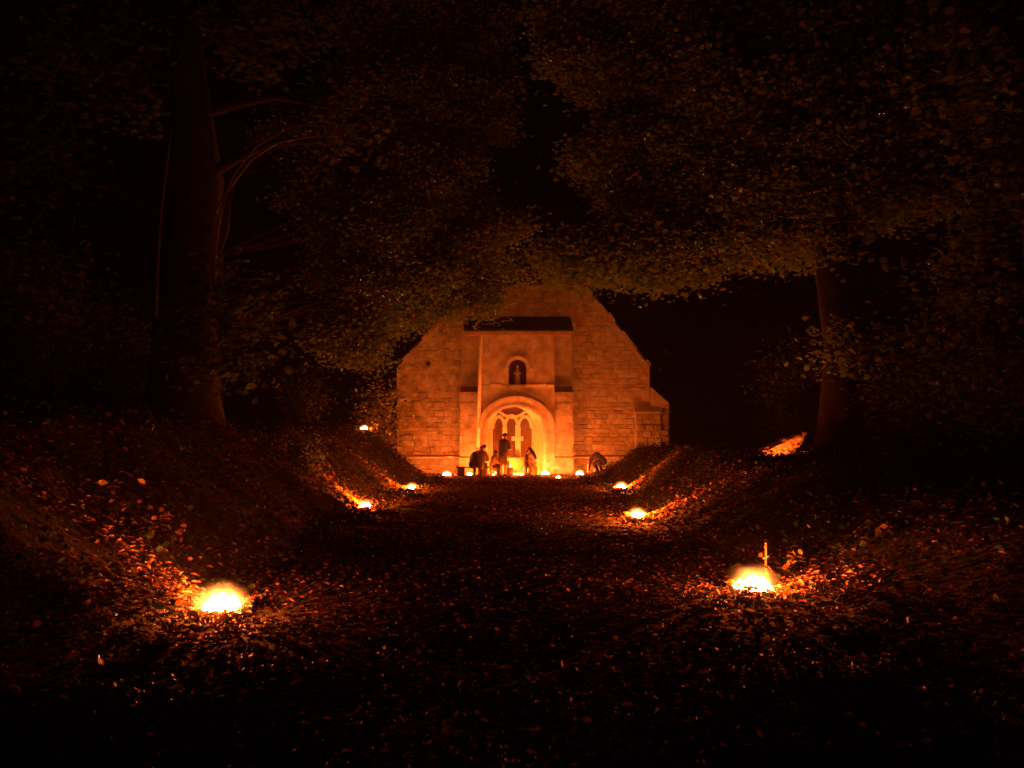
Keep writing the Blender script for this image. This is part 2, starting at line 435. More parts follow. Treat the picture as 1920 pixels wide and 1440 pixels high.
# dark diamond plate imitates a shaded hole; plinth with its string course
c_ = W(803, 682, F0 - 0.07)
MB().prism([(c_.x - .14, c_.z), (c_.x, c_.z - .14), (c_.x + .14, c_.z), (c_.x, c_.z + .14)], F0 - 0.09, F0 - 0.05).build('hole_patch', 'hole_dark', chapel)
for xa, xb in ((xl - 0.05, xbl - 0.01), (xbr + 0.01, xr_ + 0.02)):
    pl = MB().box(xa, xb, F0 - 0.13, F0 + 0.05, -0.5, zpl - 0.05).build('plinth', 'mortar', chapel)
    zz = zone(xa + .02, xb - .02, -0.05, zpl - 0.06, F0 - 0.13, .2, .3, .3, .7, .012, .03, lambda *k: True)
    for s in zz: stone(*s).build('stone', random.choice(RUB), pl)
    MB().prism([(0, 0), (0, 1)] and [(xa, zpl - 0.05), (xb, zpl - 0.05), (xb, zpl + 0.02), (xa, zpl + 0.02)], F0 - 0.25, F0).add(
        [(xa, F0 - 0.25, zpl + 0.02), (xb, F0 - 0.25, zpl + 0.02), (xb, F0, zpl + 0.1), (xa, F0, zpl + 0.1)], [(0, 1, 2, 3)]).build('string_course', 'dressed', chapel)

# central bay: two stepped buttress strips and the projecting front between them
x0, x1 = fx(901, YB), fx(1040, YB)
zst = fz(735, YB)
for xa, xb in ((xbl, x0 - 0.003), (x1 + 0.003, xbr)):
    bt = MB().box(xa, xb, F0 - 0.62, F0, -0.5, zst)
    bt.add([(xa, F0 - 0.66, zst), (xb, F0 - 0.66, zst), (xb, F0 - 0.1, zst + 0.3), (xa, F0 - 0.1, zst + 0.3), (xa, F0 - 0.66, zst - 0.07), (xb, F0 - 0.66, zst - 0.07)],
           [(0, 1, 2, 3), (4, 5, 1, 0)])
    bt.box(xa + .01, xb - .01, F0 - 0.12, F0, zst, fz(612))
    b_o = bt.build('buttress', 'ashlar', chapel)
    for s in zone(xa, xb, zpl + .06, zst - .08, F0 - 0.62, .24, .34, .35, .55, .008, .02, lambda *k: True): stone(*s).build('stone', 'ashlar', b_o)
    for s in zone(xa, xb, -0.05, zpl - .08, F0 - 0.70, .22, .3, .35, .6, .008, .02, lambda *k: True): stone(*s).build('stone', 'ashlar', b_o)
    MB().box(xa - 0.03, xb + 0.0, F0 - 0.70, F0 - 0.6, -0.5, zpl - .08).prism([(xa - .04, zpl - .08), (xb, zpl - .08), (xb, zpl - .02), (xa - .04, zpl - .02)], F0 - 0.77, F0 - 0.6).add(
        [(xa - .04, F0 - .77, zpl - .02), (xb, F0 - .77, zpl - .02), (xb, F0 - .6, zpl + .06), (xa - .04, F0 - .6, zpl + .06)], [(0, 1, 2, 3)]).build('buttress_base', 'dressed', chapel)
def ell(cx, cy, a_, b_, Y, n=22, t0=0.0, t1=math.pi):
    return [P2(cx + a_ * math.cos(t1 + (t0 - t1) * i / n), cy - b_ * math.sin(t1 + (t0 - t1) * i / n), Y) for i in range(n + 1)]
def jambed(pts, zb=-0.5):
    return [(pts[0][0], zb)] + pts + [(pts[-1][0], zb)]
open_ = jambed(ell(966, 802, 53, 40, YB))
zm = fz(722, YB); zr = fz(618, YB)
low = [(x0, -0.5)] + open_ + [(x1, -0.5), (x1, zm), (x0, zm)]
MB().prism(low, YB, F0 - 0.02).build('bay_wall', 'ashlar', chapel)
nich = [P2(954, 718, YB)] + ell(970.5, 691, 16.5, 17, YB, 12) + [P2(987, 718, YB)]
nich[0] = (nich[0][0], zm + 0.045); nich[-1] = (nich[-1][0], zm + 0.045)
up = [(x0, zm + 0.045)] + nich + [(x1, zm + 0.045), (x1, zr), (x0, zr)]
MB().prism(up, YB + 0.01, F0 - 0.02).build('bay_wall', 'ashlar', chapel)
MB().prism([(x0 + .02, zm), (x1 - .02, zm), (x1 - .02, zm + .045), (x0 + .02, zm + .045)], YB + .09, F0 - 0.03).build('worn_band', 'mortar', chapel)
xs_ = x0 + .02
while xs_ < x1 - .2:      # broken string course, stone by stone
    w_ = random.uniform(.35, .6)
    if random.random() < .8:
        stone(xs_, min(xs_ + w_, x1 - .02), zm - .10, zm + .06, YB + .005, random.uniform(.03, .07)).build('stone', 'dressed', bpy.data.objects['worn_band'])
    xs_ += w_
# niche lining, back and hood
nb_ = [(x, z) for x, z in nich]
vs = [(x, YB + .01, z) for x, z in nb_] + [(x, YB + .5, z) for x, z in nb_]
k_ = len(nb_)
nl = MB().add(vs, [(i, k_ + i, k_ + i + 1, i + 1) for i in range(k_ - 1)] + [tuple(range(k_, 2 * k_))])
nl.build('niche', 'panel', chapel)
ho = ell(970.5, 690, 23, 23, YB, 14); hi = ell(970.5, 690, 18.5, 18.5, YB, 14)
MB().band(ho, hi, YB - 0.10, YB + 0.012).build('niche_hood', 'dressed', chapel)
for sx in (948, 995):
    p = W(sx, 692, YB)
    MB().box(p.x - .10, p.x + .10, YB - .11, YB + .012, p.z - .06, p.z + .04).build('hood_stop', 'dressed', chapel)
# archivolt: hood mould and two roll mouldings that run down as jambs
MB().band(ell(968, 802, 72, 59, YB), ell(968, 802, 63, 50, YB), YB - 0.17, YB - 0.003).build('hood_mould', 'dressed', chapel)
MB().band(jambed(ell(968, 802, 62.5, 49, YB)), jambed(ell(967, 802, 57, 44, YB)), YB - 0.05, YB - 0.002).build('archivolt', 'ashlar', chapel)
MB().band(jambed(ell(967, 802, 56.6, 43.6, YB)), jambed(ell(966, 802, 52.4, 39.4, YB)), YB - 0.09, YB - 0.001).build('archivolt', 'dressed', chapel)
# splayed embrasure, infill, tracery
YT = YB + 0.66
inn = jambed(ell(960.5, 800, 36.5, 38, YT))
outr = jambed(ell(966, 802, 52.4, 39.4, YB))
n_ = len(inn)
MB().add([(x, YB, z) for x, z in outr] + [(x, YT, z) for x, z in inn], [(i, i + 1, n_ + i + 1, n_ + i) for i in range(n_ - 1)]).build('embrasure', 'limestone', chapel)
pan = jambed(ell(960.5, 800, 40, 41, YT + .08))
MB().prism(pan, YT + .08, YT + .11).build('infill_panel', 'panel', chapel)
tracery = bpy.data.objects.new('tracery', None); tracery.location = (0, 0, 0); link(tracery, chapel)
def bar(pts, w, name='tracery_bar', ya=YT - .06, yb=YT + .075, m='limestone'):
    pts = [Vector(P2(*p, YT)) for p in pts]; n = len(pts); o_, i_ = [], []
    for i, p in enumerate(pts):
        d = (pts[min(i + 1, n - 1)] - pts[max(i - 1, 0)]).normalized(); nn = Vector((-d.y, d.x)) * (w / 2)
        o_.append(tuple(p + nn)); i_.append(tuple(p - nn))
    return MB().band(o_, i_, ya, yb).build(name, m, tracery)
def arc(xa, xb, ys, ya):
    """pointed head between xa and xb springing at ys with apex at ya"""
    xm_ = (xa + xb) / 2; L_, R_ = [], []
    for i in range(9):
        t = i / 8
        L_.append((xa + (xm_ - xa) * (1 - math.cos(t * math.pi / 2)) ** 0.9, ys + (ya - ys) * math.sin(t * math.pi / 2)))
    R_ = [(xa + xb - x, y) for x, y in L_]
    return L_, R_
bar([(946.5, 900), (946.5, 801)], .20, 'mullion', YT - .09, YT + .076)
bar([(971.5, 900), (971.5, 801)], .22, 'mullion', YT - .092, YT + .076)
for k, (xa, xb) in enumerate(((924, 946.5), (946.5, 971.5), (971.5, 997))):
    L_, R_ = arc(xa, xb, 803, 781 - (k == 1) * 2)
    bar(L_, .13, ya=YT - .060 - .003 * k); bar(R_, .13, ya=YT - .0615 - .003 * k)
bar([(930, 764), (936, 772), (945, 778.5), (953, 781.5), (960.5, 782.5), (968, 781.5), (976, 778.5), (985, 772), (991, 764)], .11, ya=YT - .052)
bar([(934, 782), (928, 776), (925, 790)], .06, ya=YT - .044); bar([(987, 782), (993, 776), (996, 790)], .06, ya=YT - .044)
# slate hood roof over the bay
ra, rb = fx(869, 33.4), fx(1076, 33.4)
ta, tb = fx(872, F0 - .05), fx(1070, F0 - .05)
ez, tz = fz(621, 33.35), fz(596, F0 - .1)
hood = MB().add([(ra, 33.35, ez), (rb, 33.35, ez), (tb, F0 - .04, tz), (ta, F0 - .04, tz), (ra, 33.35, ez + .06), (rb, 33.35, ez + .06), (tb, F0 - .04, tz + .06), (ta, F0 - .04, tz + .06)],
         [(0, 3, 2, 1), (4, 5, 6, 7), (0, 1, 5, 4), (1, 2, 6, 5), (2, 3, 7, 6), (3, 0, 4, 7)]).build('hood_roof', 'slate', chapel)
sl = MB()
for r_ in range(7):
    for k in range(26):
        u0, u1 = (k + .5 * (r_ % 2)) / 26.5, (k + 1 + .5 * (r_ % 2)) / 26.5 - .004
        f0, f1 = r_ / 7, (r_ + 1.25) / 7
        if f1 > 1: f1 = 1
        q = lambda u, f, h: (ra + (rb - ra) * u, 33.33 + (F0 - .04 - 33.33) * f, ez + .06 + (tz - ez) * f + h)
        a1 = .022 + random.uniform(0, .006)
        sl.add([q(u0, f0, a1 - .015), q(u1, f0, a1 - .015), q(u1, f0, a1), q(u0, f0, a1), q(u1, f1, .006), q(u0, f1, .006)], [(0, 1, 2, 3), (3, 2, 4, 5)])
o = sl.build('slates', 'slate', hood); o['kind'] = 'stuff'
MB().box(ra + .01, rb - .01, 33.37, 33.42, ez - .16, ez - .002).build('fascia', 'roof_wood', chapel)
MB().box(ra + .05, rb - .05, 33.45, F0 - .05, ez - .10, ez - .04).build('soffit', 'roof_wood', chapel)
# downpipe on the left corner of the bay
pa, pb = W(902, 626, YB - .08), W(896.5, 838, YB - .08)
MB().tube([(pa.x, YB - .08, pa.z), (pa.x, YB - .08, pa.z - .2), (pb.x, YB - .08, pb.z)], .085, 10).build('downpipe', 'zinc', chapel, True)
# right corner buttresses: one on the front, one on the flank
ba, bb = fx(1190), fx(1238)
zt1 = fz(757); zl = fz(772)
fb = MB().box(ba, bb, F0 - .22, F0 + .05, -0.5, zl - .12)
fb.add([(ba - .05, F0 - .30, zl - .12), (bb + .05, F0 - .30, zl - .12), (bb + .05, F0 - .30, zl), (ba - .05, F0 - .30, zl), (bb + .05, F0, zt1 + .1), (ba - .05, F0, zt1 + .1), (bb + .05, F0, zl - .12), (ba - .05, F0, zl - .12)],
       [(0, 1, 2, 3), (3, 2, 4, 5), (1, 6, 4, 2), (0, 3, 5, 7), (0, 7, 6, 1)])
fbo = fb.build('corner_buttress', 'mortar', chapel)
for s in zone(ba, bb, .1, zl - .14, F0 - .22, .2, .3, .3, .6, .02, .06, lambda *k: True): stone(*s).build('stone', random.choice(RUB), fbo)
sb_ = [(xr_ - .01, -0.5), P2(1253, 900, F0 + .1), P2(1253, 757, F0 + .1), P2(1219, 727, F0 + .1)]
sb_[1] = (sb_[1][0], -0.5)
sbo = MB().prism(sb_, F0 - .15, F0 + 1.0).build('corner_buttress', 'mortar', chapel)
for s in zone(bb + .02, sb_[1][0], .1, fz(760), F0 - .15, .2, .3, .25, .5, .02, .05, lambda *k: True): stone(*s).build('stone', random.choice(RUB), sbo)
# statue in the niche
sp = W(970.5, 717, YB + .25)
st = thing('statue', (sp.x, YB + .25, zm + .05), 'small robed stone statue standing in the arched niche', 'statue')
MB().lathe([(.15, 0), (.15, .05), (.13, .06), (.12, .3), (.10, .5), (.115, .62), (.05, .70), (.035, .72)], 14, sx=1, sy=.75).build('robe', 'statue_stone', st, True, True)
MB().lathe([(.02, .70), (.055, .74), (.065, .80), (.05, .87), (.01, .89)], 12).build('head', 'statue_stone', st, True, True)
for sx in (-1, 1):
    MB().tube([(sx * .11, 0, .61), (sx * .14, -.05, .48), (sx * .03, -.11, .50)], [.035, .035, .022], 8).build('arm', 'statue_stone', st, True, True)

# ------------------------------------------------------------------ fire bowls and candles
def flame_mesh(r, h, n, seed):
    rnd = random.Random(seed); m = MB()
    for k in range(n):
        a_ = 2 * math.pi * k / n + rnd.uniform(0, 1); d = 0 if k == 0 else r * rnd.uniform(.4, .75)
        hh = h * (1 if k == 0 else rnd.uniform(.45, .85)); rr = r * (.62 if k == 0 else .36)
        cx, cy_ = d * math.cos(a_), d * math.sin(a_)
        pts = [(cx + rnd.uniform(-.1, .1) * r * t, cy_, hh * t) for t in (0, .15, .35, .6, .85, 1)]
        m.tube(pts, [rr * .7, rr, rr * .9, rr * .55, rr * .22, .002], 8)
    return m
def bowl_proto():
    P_ = {}
    P_['bowl'] = MB().lathe([(.09, -.01), (.12, .005), (.165, .035), (.175, .05), (.165, .05), (.15, .04), (.02, .036)], 20).mesh('bowl', 'terracotta', True)
    P_['wax'] = MB().lathe([(.02, .034), (.152, .037), (.148, .043), (.01, .044)], 18).mesh('wax', 'wax', True)
    P_['flame'] = [flame_mesh(.165, .135, 12, s).mesh('flame', 'flame', True) for s in range(3)]
    P_['gas'] = MB().lathe([(.02, -1), (.38, -.92), (.71, -.71), (.92, -.38), (1, 0), (.92, .38), (.71, .71), (.38, .92), (.02, 1)], 14).mesh('flame_halo', 'flame_halo', True)
    P_['cup'] = MB().lathe([(.035, 0), (.04, .005), (.042, .08), (.037, .08), (.034, .06), (.01, .055)], 12).mesh('glass_cup', 'jar_glass', True)
    P_['cwax'] = MB().lathe([(.005, .004), (.033, .006), (.033, .045), (.004, .045)], 12).mesh('wax', 'wax', True)
    P_['cflame'] = flame_mesh(.028, .075, 1, 5).mesh('flame', 'flame', True)
    return P_
PRO = bowl_proto()
ncand = 0
def fire_bowl(p, label, power=1.0, s=1.0, lift=0.0, lh=.125):
    global ncand
    o = thing('fire_bowl', (p[0], p[1], p[2] + lift), label, 'fire bowl', 'fire bowls lining the path and the chapel front')
    o.scale = (s, s, s); o.rotation_euler.z = ncand * 1.7
    for nm, key in (('bowl', 'bowl'), ('wax', 'wax')):
        link(bpy.data.objects.new(nm, PRO[key]), o)
    fl = link(bpy.data.objects.new('flame', PRO['flame'][ncand % 3]), o); fl.location = (0, 0, .04)
    ga = link(bpy.data.objects.new('flame_halo', PRO['gas']), o); ga.location = (0, 0, .10); ga.scale = (.33, .33, .24)  # added glow volume, wider than the flame itself
    lamp('fire_light', o, (0, 0, lh), power * POWER, .05)
    ncand += 1
    return o
def lamp(name, parent, loc, energy, rad):
    L = bpy.data.lights.new(name, 'POINT'); L.energy = energy; L.color = FIRE; L.shadow_soft_size = rad
    lo = link(bpy.data.objects.new(name, L), parent); lo.location = loc
def cup_candle(p, label, power=.1, group='small cup candles before the altar'):
    o = thing('cup_candle', p, label, 'candle', group)
    link(bpy.data.objects.new('glass_cup', PRO['cup']), o); link(bpy.data.objects.new('wax', PRO['cwax']), o)
    f_ = link(bpy.data.objects.new('flame', PRO['cflame']), o); f_.location = (0, 0, .045)
    lamp('fire_light', o, (0, 0, .10), power * POWER, .02)
    return o
def spot(px, py, lift=.12):
    p = on_ground(px, py + 4); return p
bowls = [
    ((415, 1148), 'fire bowl nearest the camera, at the foot of the left bank', 2.1, 1.15),
    ((685, 952), 'fire bowl second nearest the camera on the left side of the path', 5.2, 1.0),
    ((772, 916), 'fire bowl third along the left side, at the lower end of the left bank', 4.6, 1.0),
    ((1415, 1110), 'fire bowl nearest the camera on the right, beside a short wooden stake', 2.3, 1.15),
    ((1195, 970), 'fire bowl second nearest the camera on the right side of the path', 5.2, 1.0),
    ((1165, 914), 'fire bowl third along the right side, on the slope near the crouching person', 4.6, 1.0),
]
BP = []
for (px, py), lab, pw, s in bowls:
    p = spot(px, py); BP.append(p); fire_bowl(p, lab, pw, s, lh=.155 if py > 1000 else .2)
def at(px, Y): 
    x = W(px, 860, Y).x
    return Vector((x, Y, gz(x, Y)))
fire_bowl(at(838, 31.9), 'fire bowl on the forecourt left of the wooden bench', 4.0, lh=.2)
fire_bowl(at(880, 32.6), 'fire bowl glowing behind the wooden bench', 2.6, .7, lh=.2)
fire_bowl(at(1022, 32.7), 'brightest fire bowl, at the foot of the right buttress by the doorway', 5.0, lh=.2)
fire_bowl(at(1087, 31.5), 'fire bowl on the forecourt left of the crouching person', 4.3, lh=.2)
fire_bowl(at(1047, 30.2), 'small fire bowl on the forecourt, right of the stump seats', .9, .5, lh=.2)
px5 = W(683, 806, 28.8); fire_bowl((px5.x, 28.8, gz(px5.x, 28.8)), 'fire bowl alone on top of the left bank beside yellow leaves', 1.3, .8)
hx, hy = 7.15, 19.95
fire_bowl((hx, hy, gz(hx, hy)), 'fire bowl in the hollow in front of the fallen trunk', 3.0, .8, lh=.30)

# ------------------------------------------------------------------ altar, cross, benches, small things on the forecourt
ax0, ax1 = fx(952, 32.9), fx(987, 32.9)
az = fz(858, 32.9); g0 = gz(0.2, 32.9) - .02
alt = thing('altar', ((ax0 + ax1) / 2, 33.0, g0), 'low pale stone altar table before the doorway', 'altar')
MB().box(ax0 + .07, ax1 - .07, 32.78, 33.25, g0 - .02, az - .12).build('block', 'dressed', alt)
MB().prism([(ax0, az - .12), (ax1, az - .12), (ax1 + .03, az - .03), (ax1 + .03, az), (ax0 - .03, az), (ax0 - .03, az - .03)], 32.68, 33.32).build('slab', 'dressed', alt)
cx_ = fx(970.5, 33.0)
cr = thing('cross', (cx_, 33.05, az), 'white wooden cross standing on the altar in front of the tracery', 'cross')
MB().box(cx_ - .10, cx_ + .10, 32.99, 33.12, az + .03, fz(797, 33.05)).build('upright', 'white_paint', cr)
MB().box(cx_ - .25, cx_ + .24, 32.975, 33.105, fz(826.5, 33.05), fz(818.5, 33.05)).build('crossbar', 'white_paint', cr)
MB().box(cx_ - .16, cx_ + .16, 32.93, 33.2, az, az + .03).build('foot', 'white_paint', cr)
ch = MB()
p = W(956, 890, 32.5)
dk = thing('crate', (p.x, 32.4, gz(p.x, 32.4)), 'dark wooden crate on the ground in front of the altar', 'crate')
gzc = gz(p.x, 32.4)
MB().box(p.x - .15, p.x + .14, 32.26, 32.29, gzc + .01, gzc + .30).build('side', 'box_dark', dk)
MB().box(p.x - .15, p.x + .14, 32.55, 32.58, gzc + .01, gzc + .30).build('side', 'box_dark', dk)
MB().box(p.x - .15, p.x - .12, 32.293, 32.547, gzc + .01, gzc + .30).build('end', 'box_dark', dk)
MB().box(p.x + .11, p.x + .14, 32.293, 32.547, gzc + .01, gzc + .30).build('end', 'box_dark', dk)
MB().box(p.x - .16, p.x + .15, 32.25, 32.59, gzc + .303, gzc + .325).build('lid', 'box_dark', dk)
cup_candle((p.x + .02, 32.42, gzc + .325), 'small cup candle on the lid of the dark crate', 1.3, None)
# heap of pale stones and cups at the altar's foot
for k in range(9):
    px_ = random.uniform(967, 983); Y_ = random.uniform(32.25, 32.6)
    q = at(px_, Y_)
    hh = .0
    r_ = random.uniform(.05, .085)
    m = MB().lathe([(r_ * .5, -.02), (r_, .02), (r_ * .95, .06), (r_ * .5, .09), (.01, .10)], 7, sx=random.uniform(.9, 1.5))
    m.v = [(x + random.uniform(-.012, .012), y + random.uniform(-.012, .012), z + random.uniform(-.008, .008)) for x, y, z in m.v]
    s_ = m.build('offering_stone', 'dressed'); s_.location = (q.x, q.y, q.z)
    tag(s_, 'pale rounded stone heaped at the foot of the altar', 'stone', 'stones heaped at the altar')
for k, (px_, Y_) in enumerate(((970, 32.15), (975, 32.2), (980, 32.12), (964, 32.2))):
    q = at(px_, Y_); cup_candle((q.x, q.y, q.z), 'small cup candle among the pale stones before the altar', .3)
q = at(929, 33.15); cup_candle(q, 'small cup candle by the left jamb of the doorway behind the standing man', 2.8, None)
q = at(925, 31.25); cup_candle(q, 'small cup candle in front of the pale stump the child sits on', .35, None)
# bench
def bench(pxa, pxb, Y, top, label):
    xa, xb = W(pxa, 880, Y).x, W(pxb, 880, Y).x; z0 = gz((xa + xb) / 2, Y)
    o = thing('bench', ((xa + xb) / 2, Y, z0), label, 'bench')
    MB().box(xa, xb, Y - .17, Y + .17, z0 + top - .05, z0 + top).build('seat', 'bench_wood', o)
    for x in (xa + .06, xb - .36):
        MB().box(x, x + .28, Y - .13, Y + .13, z0 - .03, z0 + top - .052).build('leg', 'bench_wood', o)
    return o
bench(856, 918, 31.55, .40, 'dark plank bench with solid legs left of the altar')
def stump(px, Y, h, r, label):
    q = at(px, Y); o = thing('stump_seat', q, label, 'stump')
    m = MB().lathe([(r * 1.06, -.03), (r * 1.02, .05), (r, h * .6), (r, h - .01)], 14)
    m.v = [(x * (1 + .03 * math.sin(5 * math.atan2(y, x))), y, z) for x, y, z in m.v]
    m.build('trunk', 'stump_wood', o, True, True)
    MB().lathe([(r * .99, h - .012), (r * .97, h), (.01, h)], 14).build('cut_top', 'stump_wood', o, False, True)
stump(923, 31.75, .34, .12, 'pale upright stump under the child in the grey top')
stump(1003, 32.45, .36, .15, 'pale upright stump under the woman with long hair')

# ------------------------------------------------------------------ people
def skinned(name, verts, edges, radii, m, parent, sub=1, root=0):
    me = bpy.data.meshes.new(name); me.from_pydata([tuple(v) for v in verts], edges, [])
    me.materials.append(MATS[m])
    o = link(bpy.data.objects.new(name, me), parent)
    o.modifiers.new('Skin', 'SKIN')
    for i, d in enumerate(me.skin_vertices[0].data):
        r = radii[i]; d.radius = (r, r) if not isinstance(r, tuple) else r
        d.use_root = (i == root)
    o.modifiers['Skin'].use_smooth_shade = True
    ss = o.modifiers.new('Sub', 'SUBSURF'); ss.levels = sub; ss.render_levels = sub
    return o
def clothed(name, verts, edges, radii, m, parent, voxel=.018):
    mb = MB()
    for a_, b_ in edges:
        p, q = Vector(verts[a_]), Vector(verts[b_]); r1, r2 = radii[a_], radii[b_]
        d = (q - p); L_ = d.length; d = d.normalized() if L_ > 1e-5 else Vector((0, 0, 1))
        pts, rr = [], []
        for k in range(5):
            t = math.pi / 2 * (k / 4); pts.append(p - d * math.cos(t) * r1); rr.append(max(.004, math.sin(t) * r1))
        for k in range(5):
            t = math.pi / 2 * (k / 4); pts.append(q + d * math.sin(t) * r2); rr.append(max(.004, math.cos(t) * r2))
        k = len(mb.v); seg = 12
        up = Vector((0.31, 0.17, 0.93)).normalized(); u = d.cross(up)
        if u.length < .1: u = d.cross(Vector((1, 0, 0)))
        u.normalize(); w = d.cross(u)
        vs = [c + u * math.cos(6.28319 * i / seg) * r + w * math.sin(6.28319 * i / seg) * r for c, r in zip(pts, rr) for i in range(seg)]
        fs = [(j * seg + i, j * seg + (i + 1) % seg, (j + 1) * seg + (i + 1) % seg, (j + 1) * seg + i) for j in range(9) for i in range(seg)]
        fs += [tuple(reversed(range(seg))), tuple(range(9 * seg, 10 * seg))]
        mb.add(vs, fs)
    o = mb.build(name, m, parent, True, True)
    rm = o.modifiers.new('Remesh', 'REMESH'); rm.mode = 'VOXEL'; rm.voxel_size = voxel; rm.use_smooth_shade = True
    sm = o.modifiers.new('Smooth', 'SMOOTH'); sm.iterations = 6; sm.factor = .5
    return o
def person(label, loc, head_dir, pose, scale=1.0, top='dark_jacket', legs='jeans', hair='dark_hair', bare_legs=False, long_hair=False, coat=.0, bare_arms=False):
    """pose: dict of joints in metres, local frame x right, y forward, z up"""
    o = thing('person', loc, label, 'person')
    o.rotation_euler.z = head_dir; o.scale = (scale,) * 3
    J = {k: Vector(v) for k, v in pose.items()}
    V, E, Rr, ix = [], [], [], {}
    def n(k, p, r, par=None):
        ix[k] = len(V); V.append(Vector(p)); Rr.append(r)
        if par is not None: E.append((ix[par], ix[k]))
    hd = J['head']; nk = J['neck']; up = (hd - nk).normalized()
    look = J.get('look', Vector((0, 1, 0))).normalized()
    n('pel', J['pelvis'], .12)
    n('spine', (J['pelvis'] + J['chest']) / 2, .115, 'pel'); n('chest', J['chest'], .13, 'spine')
    n('neck', nk, .055, 'chest'); n('jaw', nk + up * .07 + look * .015, .06, 'neck'); n('skull', hd + up * .0, .088, 'jaw'); n('crown', hd + up * .085, .06, 'skull')
    n('nose', hd + look * .105 - up * .02, .012, 'skull')
    for s, sx in (('l', -1), ('r', 1)):
        n('sh' + s, J['sh' + s], .062, 'chest'); n('el' + s, J['el' + s], .043, 'sh' + s); n('wr' + s, J['wr' + s], .03, 'el' + s)
        d = (J['wr' + s] - J['el' + s]).normalized()
        side = d.cross(Vector((0, 0, 1)))
        side = side.normalized() if side.length > .1 else Vector((1, 0, 0))
        dn = side.cross(d).normalized()
        n('pa' + s, J['wr' + s] + d * .06, .032, 'wr' + s)
        for f in range(4):
            b0 = J['wr' + s] + d * .09 + side * (f - 1.5) * .021
            L_ = (.062, .075, .07, .055)[f]
            n('f%d%s' % (f, s), b0, .0095, 'pa' + s); n('g%d%s' % (f, s), b0 + d * L_ * .55 - dn * .012, .009, 'f%d%s' % (f, s)); n('h%d%s' % (f, s), b0 + d * L_ * .9 - dn * .035, .008, 'g%d%s' % (f, s))
        t0 = J['wr' + s] + d * .035 + side * sx * -.04
        n('t0' + s, t0, .012, 'pa' + s); n('t1' + s, t0 + d * .04 + side * sx * -.025 - dn * .012, .010, 't0' + s)
        n('hip' + s, J['hip' + s], .095, 'pel'); n('kn' + s, J['kn' + s], .06, 'hip' + s)
        n('cf' + s, J['kn' + s].lerp(J['an' + s], .35), .056, 'kn' + s); n('an' + s, J['an' + s], .038, 'cf' + s)
        n('toe' + s, J['toe' + s], .032, 'an' + s)
    skinned('body', V, E, Rr, 'skin', o)
    # clothing
    pe, ce = J['pelvis'], J['chest']
    tv = [pe + Vector((0, 0, -coat)), pe.lerp(ce, .5), ce, nk - up * .03]
    tr = [.165, .16, .165, .085]; te = [(0, 1), (1, 2), (2, 3)]
    for s in 'lr':
        k = len(tv); sh = J['sh' + s]
        tv += [pe.lerp(J['hip' + s], .6) + Vector((0, 0, .03)), pe.lerp(ce, .7).lerp(sh, .35), sh.lerp(ce, .25), J['el' + s], J['el' + s].lerp(J['wr' + s], .9), sh.lerp(J['el' + s], .55)]
        tr += [.135, .13, .105, .075, .055, .085]
        te += [(k, k + 1), (k + 1, k + 2), (2, k + 2), (3, k + 2), (k + 2, k + 5)]
        if not bare_arms: te += [(k + 5, k + 3), (k + 3, k + 4)]
    clothed('jacket' if not bare_arms else 'shirt', tv, te, tr, top, o)
    lv = [pe + Vector((0, 0, -.02))]; lr = [.15]; le = []
    for s in 'lr':
        k = len(lv); lv += [J['hip' + s], J['hip' + s].lerp(J['kn' + s], .5), J['kn' + s]]; lr += [.125, .108, .085]; le += [(0, k), (k, k + 1), (k + 1, k + 2)]
        if not bare_legs:
            lv += [J['kn' + s].lerp(J['an' + s], .5), J['an' + s] + (J['kn' + s] - J['an' + s]) * .06]; lr += [.075, .06]; le += [(k + 2, k + 3), (k + 3, k + 4)]
    clothed('shorts' if bare_legs else 'trousers', lv, le, lr, legs, o)
    for s in 'lr':
        a_, t_ = J['an' + s], J['toe' + s]
        clothed('shoe', [a_ + Vector((0, 0, -.03)) - (t_ - a_) * .2, t_ + Vector((0, 0, .0)), t_ + (t_ - a_) * .3], [(0, 1), (1, 2)], [.05, .04, .034], 'shoe', o, .012)
    # hair: a cap over back and crown; optional long fall
    hm = MB(); rt = look.cross(up).normalized(); bk = up.cross(rt).normalized() * 1.0
    fwd = -bk if bk.dot(look) < 0 else bk
    seg, rings = 14, 7
    cen = hd + up * .028 - fwd * .018
    for i in range(rings + 1):
        ph = math.pi * .62 * i / rings
        for k in range(seg):
            t = 2 * math.pi * k / seg
            fr = math.cos(t)
            p_ = ph * (1 - .33 * max(0, fr))
            hm.v.append(cen + up * math.cos(p_) * .113 + (fwd * math.cos(t) * .112 + rt * math.sin(t) * .096) * math.sin(p_))
    hm.f = [(i * seg + k, i * seg + (k + 1) % seg, (i + 1) * seg + (k + 1) % seg, (i + 1) * seg + k) for i in range(rings) for k in range(seg)]
    hm.build('hair', hair, o, True, True)
    if long_hair:
        clothed('long_hair', [hd - fwd * .05 + up * .03, hd - fwd * .09 - up * .10, nk - fwd * .13 - up * .1, nk - fwd * .16 - up * .32], [(0, 1), (1, 2), (2, 3)], [.10, .10, .09, .05], hair, o)
    for sx in (-1, 1):
        MB().lathe([(.003, -.012), (.012, 0), (.003, .012)], 8, c=hd + look * .083 + rt * sx * .032 + up * .005).build('eye', 'eye', o, True, True)
        MB().lathe([(.004, -.03), (.018, -.005), (.02, .015), (.004, .03)], 8, c=hd + rt * sx * .09 - up * .005, sx=.6).build('ear', 'skin', o, True, True)
    MB().lathe([(.004, -.006), (.022, 0), (.004, .006)], 8, c=hd + look * .088 - up * .05, sy=.5).build('mouth', 'eye', o, True, True)
    return o
